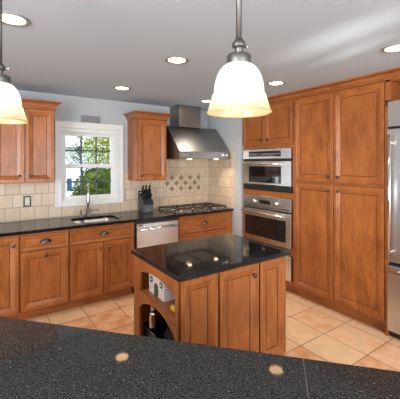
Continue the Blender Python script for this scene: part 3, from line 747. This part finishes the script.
# local x along the edge, local +y towards the kitchen
def edge_y(x): return 0.010*math.sin(x*2.2)*0
SEAM = 0.362
b = MB(); b.box((-1.75, -0.68, 0.880), (SEAM-0.0008, 0, 0.914), 0.0008); b.build('slab', GRAN2, t)
b = MB(); b.box((SEAM+0.0008, -0.68, 0.880), (1.0, 0, 0.914), 0.0008); b.build('slab', GRAN2, t)
MB().box((SEAM-0.00075, -0.68, 0.880), (SEAM+0.00075, -0.0004, 0.9141)).build('seam', plain('grey_seam_resin', (0.16, 0.15, 0.14), 0.5), t)
t = thing('bar_cabinet', 'wooden base carrying the angled black bar counter', 'cabinet', (P0.x, P0.y, 0), brot)
MB().box((-1.70, -0.62, 0.105), (0.96, -0.05, 0.8795)).build('body', WZ, t)
MB().box((-1.68, -0.60, 0), (0.94, -0.11, 0.1045)).build('toe_kick', WX, t)

# ------------------------------------------------------------------ pendants
SHADE, nt, pb = mat('cream_scavo_glass'); L = nt.links.new; nt.nodes.remove(pb); out = nt.nodes['Material Output']
tc = N(nt, 'ShaderNodeTexCoord'); sp = N(nt, 'ShaderNodeSeparateXYZ'); L(tc.outputs['Object'], sp.inputs[0])
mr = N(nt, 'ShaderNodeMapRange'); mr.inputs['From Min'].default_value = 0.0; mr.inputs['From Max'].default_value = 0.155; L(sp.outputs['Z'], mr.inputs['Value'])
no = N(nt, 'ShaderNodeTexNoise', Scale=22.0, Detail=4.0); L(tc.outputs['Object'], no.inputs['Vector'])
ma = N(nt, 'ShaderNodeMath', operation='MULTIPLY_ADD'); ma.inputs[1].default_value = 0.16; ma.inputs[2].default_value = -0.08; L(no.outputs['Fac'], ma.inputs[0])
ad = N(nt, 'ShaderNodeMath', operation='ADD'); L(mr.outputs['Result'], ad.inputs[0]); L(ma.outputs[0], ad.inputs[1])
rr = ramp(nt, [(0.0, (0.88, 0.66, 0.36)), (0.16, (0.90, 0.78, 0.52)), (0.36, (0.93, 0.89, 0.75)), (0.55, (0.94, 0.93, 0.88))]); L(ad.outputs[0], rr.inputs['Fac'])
df = N(nt, 'ShaderNodeBsdfDiffuse'); tl = N(nt, 'ShaderNodeBsdfTranslucent'); gl = N(nt, 'ShaderNodeBsdfGlossy', Roughness=0.25)
L(rr.outputs['Color'], df.inputs['Color']); L(rr.outputs['Color'], tl.inputs['Color'])
m1 = N(nt, 'ShaderNodeMixShader'); m1.inputs[0].default_value = 0.55; L(df.outputs[0], m1.inputs[1]); L(tl.outputs[0], m1.inputs[2])
m2 = N(nt, 'ShaderNodeMixShader'); m2.inputs[0].default_value = 0.06; L(m1.outputs[0], m2.inputs[1]); L(gl.outputs[0], m2.inputs[2]); L(m2.outputs[0], out.inputs['Surface'])
PWT = plain('pewter', (0.13, 0.128, 0.124), 0.45, 0.9)
def make_pendant(label, loc):
    t = thing('pendant_lamp', label, 'pendant lamp', loc, 0, 'bell shaped glass pendants over the bar counter')
    # z = 0 at the rim of the shade
    b = MB(); b.lathe([(0.034, 0.156), (0.042, 0.1545), (0.053, 0.147), (0.0635, 0.134), (0.0715, 0.117), (0.0770, 0.097), (0.0795, 0.079), (0.0808, 0.0625), (0.0812, 0.0600), (0.0850, 0.0580), (0.0868, 0.0545), (0.0885, 0.046), (0.0935, 0.030), (0.0980, 0.014), (0.1012, 0.003), (0.1015, 0.001)], 48)
    sh = b.build('shade', SHADE, t)
    MB().lathe([(0.1, 0.001), (0.102, -0.0015), (0.104, 0.001), (0.102, 0.0045), (0.1, 0.001)], 48).build('rim', SHADE, sh)
    MB().lathe([(0, 0.152), (0.036, 0.152), (0.0385, 0.155), (0.0385, 0.182), (0.0365, 0.1855), (0.018, 0.187), (0.014, 0.189), (0, 0.189)], 28).build('cap', PWT, t)
    MB().lathe([(0.013, 0.1895), (0.013, 0.206), (0.016, 0.209), (0.0215, 0.212), (0.0225, 0.219), (0.0205, 0.226), (0.016, 0.229), (0.0145, 0.236), (0.012, 0.2365), (0.0, 0.2365)], 24).build('collar', PWT, t)
    MB().cyl((0.017, 0, 0.219), (0.031, -0.002, 0.219), 0.003, 10).cyl((0.029, -0.002, 0.219), (0.034, -0.0025, 0.219), 0.005, 10).build('thumbscrew', CHROME, t)
    top = ZC-loc[2]
    MB().cyl((0, 0, 0.237), (0, 0, top-0.021), 0.0092, 16).build('rod', PWT, t)
    MB().lathe([(0, top-0.0005), (0.062, top-0.0005), (0.062, top-0.006), (0.045, top-0.018), (0.012, top-0.024), (0, top-0.024)], 28).build('canopy', PWT, t)
    MB().lathe([(0, 0.150), (0.017, 0.150), (0.017, 0.098), (0, 0.098)], 18).build('socket', WPAINT, t)
    MB().lathe([(0.012, 0.098), (0.018, 0.083), (0.031, 0.064), (0.036, 0.045), (0.0335, 0.031), (0.0255, 0.019), (0.014, 0.0115), (0, 0.009)], 22).build('bulb', BULB, t)
    d = bpy.data.lights.new('pendant_light', 'POINT'); d.energy = 0.5; d.color = (1.0, 0.88, 0.70); d.shadow_soft_size = 0.034
    lo = bpy.data.objects.new('pendant_light', d); C.objects.link(lo); lo.parent = t; lo.location = (0, 0, 0.075)
    return t
make_pendant('bell shaped cream glass pendant hanging in the centre, in front of the range hood corner', (-0.7987, -3.3984, 1.741))
make_pendant('bell shaped cream glass pendant cut off by the left edge of the photo', (-1.4205, -2.631, 1.752))
for o in bpy.data.objects:
    if o.name.startswith('bulb'): o.visible_shadow = True

# ------------------------------------------------------------------ recessed ceiling lights
spots = [(-1.337, -2.035, 'round recessed ceiling light at upper left beside the left pendant rod'),
         (-0.177, -1.943, 'round recessed ceiling light above the island, left of the centre pendant rod'),
         (-0.194, -0.763, 'round recessed ceiling light in front of the window, nearest the sink'),
         (1.022, -0.696, 'round recessed ceiling light in front of the hood chimney, behind the centre pendant'),
         (1.052, -1.888, 'round recessed ceiling light in front of the microwave cabinet'),
         (0.998, -3.078, 'round recessed ceiling light at the right edge, in front of the refrigerator')]
RINGM = plain('ceiling_light_trim', (0.22, 0.22, 0.215), 0.4)
t0 = thing('ceiling_light', spots[0][2], 'ceiling light', (spots[0][0], spots[0][1], ZC-0.0005), 0, 'recessed lights in the ceiling')
MB().lathe([(0.096, 0), (0.096, -0.004), (0.090, -0.008), (0.078, -0.007), (0.070, -0.002)], 36).build('trim_ring', RINGM, t0)
MB().lathe([(0, -0.0035), (0.05, -0.0032), (0.0705, -0.0021)], 36).build('lens', LENS, t0)
area('downlight', (0, 0, -0.010), (0, 0, 0), 0.13, 0.13, 2.3, (1.0, 0.90, 0.76), t0, 'DISK', math.radians(96))      # deep reflector: light goes down, not sideways
for x, y, lab in spots[1:]:
    c = dup(t0); c.location = (x, y, ZC-0.0005); c['label'] = lab

# ------------------------------------------------------------------ outside the window
GRASS = plain('lawn', (0.10, 0.17, 0.04), 0.9)
struct(MB().box((-12, 0.6, -0.45), (16, 24, -0.35)).build('ground', GRASS))
SID, nt, pb = mat('white_siding'); tc = N(nt, 'ShaderNodeTexCoord'); wv = N(nt, 'ShaderNodeTexWave', Scale=1.6, bands_direction='Z'); nt.links.new(tc.outputs['Object'], wv.inputs['Vector'])
rr = ramp(nt, [(0.0, (0.70, 0.72, 0.76)), (0.12, (0.82, 0.83, 0.85))]); nt.links.new(wv.outputs['Fac'], rr.inputs['Fac']); nt.links.new(rr.outputs['Color'], pb.inputs['Base Color'])
t = thing('neighbour_house', 'white sided house seen through the lower left window panes', 'house', (1.5, 9.0, -0.35))
MB().box((-2.5, 0, 0), (3.5, 4, 2.55)).build('wall', SID, t)
MB().prism([(-0.3, 2.551), (4.3, 2.551), (2.0, 3.6)], 'x', -2.8, 3.8).build('roof', plain('roof_shingle', (0.35, 0.34, 0.34), 0.8), t)
BLUE = plain('blue_shutter_paint', (0.010, 0.05, 0.17), 0.5)
for x, z0_, z1_ in ((-0.16, 0.83, 1.32),):
    MB().box((x-0.085, -0.03, z0_), (x+0.085, -0.001, z1_), 0.005).build('shutter', BLUE, t)
    f = MB().holed(rect(x+0.10, x+0.80, z0_-0.03, z1_+0.35), [rect(x+0.15, x+0.75, z0_+0.02, z1_+0.30)], 'y', -0.03, -0.001).build('window_frame', WPAINT, t)
    MB().box((x+0.15, -0.014, z0_+0.02), (x+0.75, -0.01, z1_+0.30)).build('pane', plain('pale_curtain', (0.7, 0.75, 0.8), 0.3), f)
def leaf_mb(n, fn, size, mi=0, flat=0.6):
    b = MB(); t = b.bm
    for _ in range(n):
        p = Vector(fn()); s = size*random.uniform(0.6, 1.3)
        u = Vector((random.gauss(0, 1), random.gauss(0, 1), random.gauss(0, 1))).normalized()
        v = u.orthogonal().normalized(); v.rotate(Matrix.Rotation(random.uniform(0, 6.28), 3, u)); w2 = u.cross(v)
        vs = [t.verts.new(p+v*s), t.verts.new(p+w2*s*flat*0.6+v*s*0.2), t.verts.new(p-v*s), t.verts.new(p-w2*s*flat*0.6+v*s*0.2)]
        t.faces.new(vs)
    return b
def leafm(name, c0, c1):
    m, nt, b = mat(name); L = nt.links.new
    tc = N(nt, 'ShaderNodeTexCoord'); no = N(nt, 'ShaderNodeTexNoise', Scale=6.0, Detail=3.0); L(tc.outputs['Object'], no.inputs['Vector'])
    r = ramp(nt, [(0.35, c0), (0.65, c1)]); L(no.outputs['Fac'], r.inputs['Fac']); L(r.outputs['Color'], b.inputs['Base Color'])
    b.inputs['Roughness'].default_value = 0.7; b.inputs['Specular IOR Level'].default_value = 0.08
    return m
YEL = leafm('yellow_green_leaves', (0.10, 0.14, 0.012), (0.33, 0.36, 0.05)); DKG = leafm('hedge_leaves', (0.008, 0.018, 0.002), (0.075, 0.105, 0.012)); BARK = plain('bark', (0.05, 0.04, 0.035), 0.9)
DLF = leafm('dark_leaves', (0.012, 0.02, 0.012), (0.05, 0.06, 0.04))
t = thing('hedge_shrub', 'dense green shrub seen through the lower right window panes', 'shrub', (0.80, 3.3, -0.35))
t.scale = (1.12, 1.0, 1.03)
def hed():
    while True:
        x, y, z = random.uniform(-1, 1), random.uniform(-1, 1), random.uniform(-1, 1)
        r = x*x+y*y+z*z
        if 0.45 < r < 1: return (x*0.62, y*0.55, 0.92+z*0.92)
leaf_mb(5200, hed, 0.045).build('foliage', DKG, t)
core = bmesh.new(); bmesh.ops.create_icosphere(core, subdivisions=3, radius=1)
for v in core.verts: v.co = Vector((v.co.x*0.47, v.co.y*0.42, 0.95+v.co.z*0.85))*(1+0.02*math.sin(v.co.x*30+v.co.z*23))
MB().merge(core).build('inner_growth', DKG, t)
t = thing('leafy_tree', 'yellow green leafy tree filling the upper right window panes', 'tree', (1.72, 5.0, -0.35))
MB().tube([(0, 0, 0), (0.03, 0, 0.9), (-0.02, 0.05, 1.9), (0.05, 0.1, 3.2)], 0.07, 10, [0.10, 0.08, 0.06, 0.03]).build('trunk', BARK, t)
def tre():
    while True:
        x, y, z = random.uniform(-1, 1), random.uniform(-1, 1), random.uniform(-1, 1)
        if x*x+y*y+z*z < 1: return (x*0.92, y*0.8, 2.55+z*1.05)
leaf_mb(4800, tre, 0.052).build('foliage', YEL, t)
t = thing('bare_tree', 'sparse dark leaved tree against the white sky in the upper left panes', 'tree', (1.13, 6.3, -0.35))
bt = MB(); bt.tube([(0, 0, 0), (0.02, 0, 1.2), (-0.04, 0, 2.2), (0.02, 0, 3.4)], 0.05, 8, [0.05, 0.035, 0.02, 0.008])
tips = []
for k in range(22):
    z = 1.7+1.3*random.random(); a = random.uniform(0, 6.28); l = random.uniform(0.3, 0.75)
    p = Vector((-0.02, 0, z)); q = p+Vector((math.cos(a)*l, math.sin(a)*l*0.6, l*0.5)); bt.tube([p, (p+q)/2+Vector((0, 0, 0.03)), q], 0.01, 6, [0.010, 0.006, 0.003]); tips.append((p, q))
bt.build('trunk', BARK, t)
def tp():
    p, q = random.choice(tips); r = p.lerp(q, random.uniform(0.3, 1.0)); return r+Vector((random.gauss(0, 0.06), random.gauss(0, 0.06), random.gauss(0, 0.06)))
leaf_mb(900, tp, 0.034).build('foliage', DLF, t)
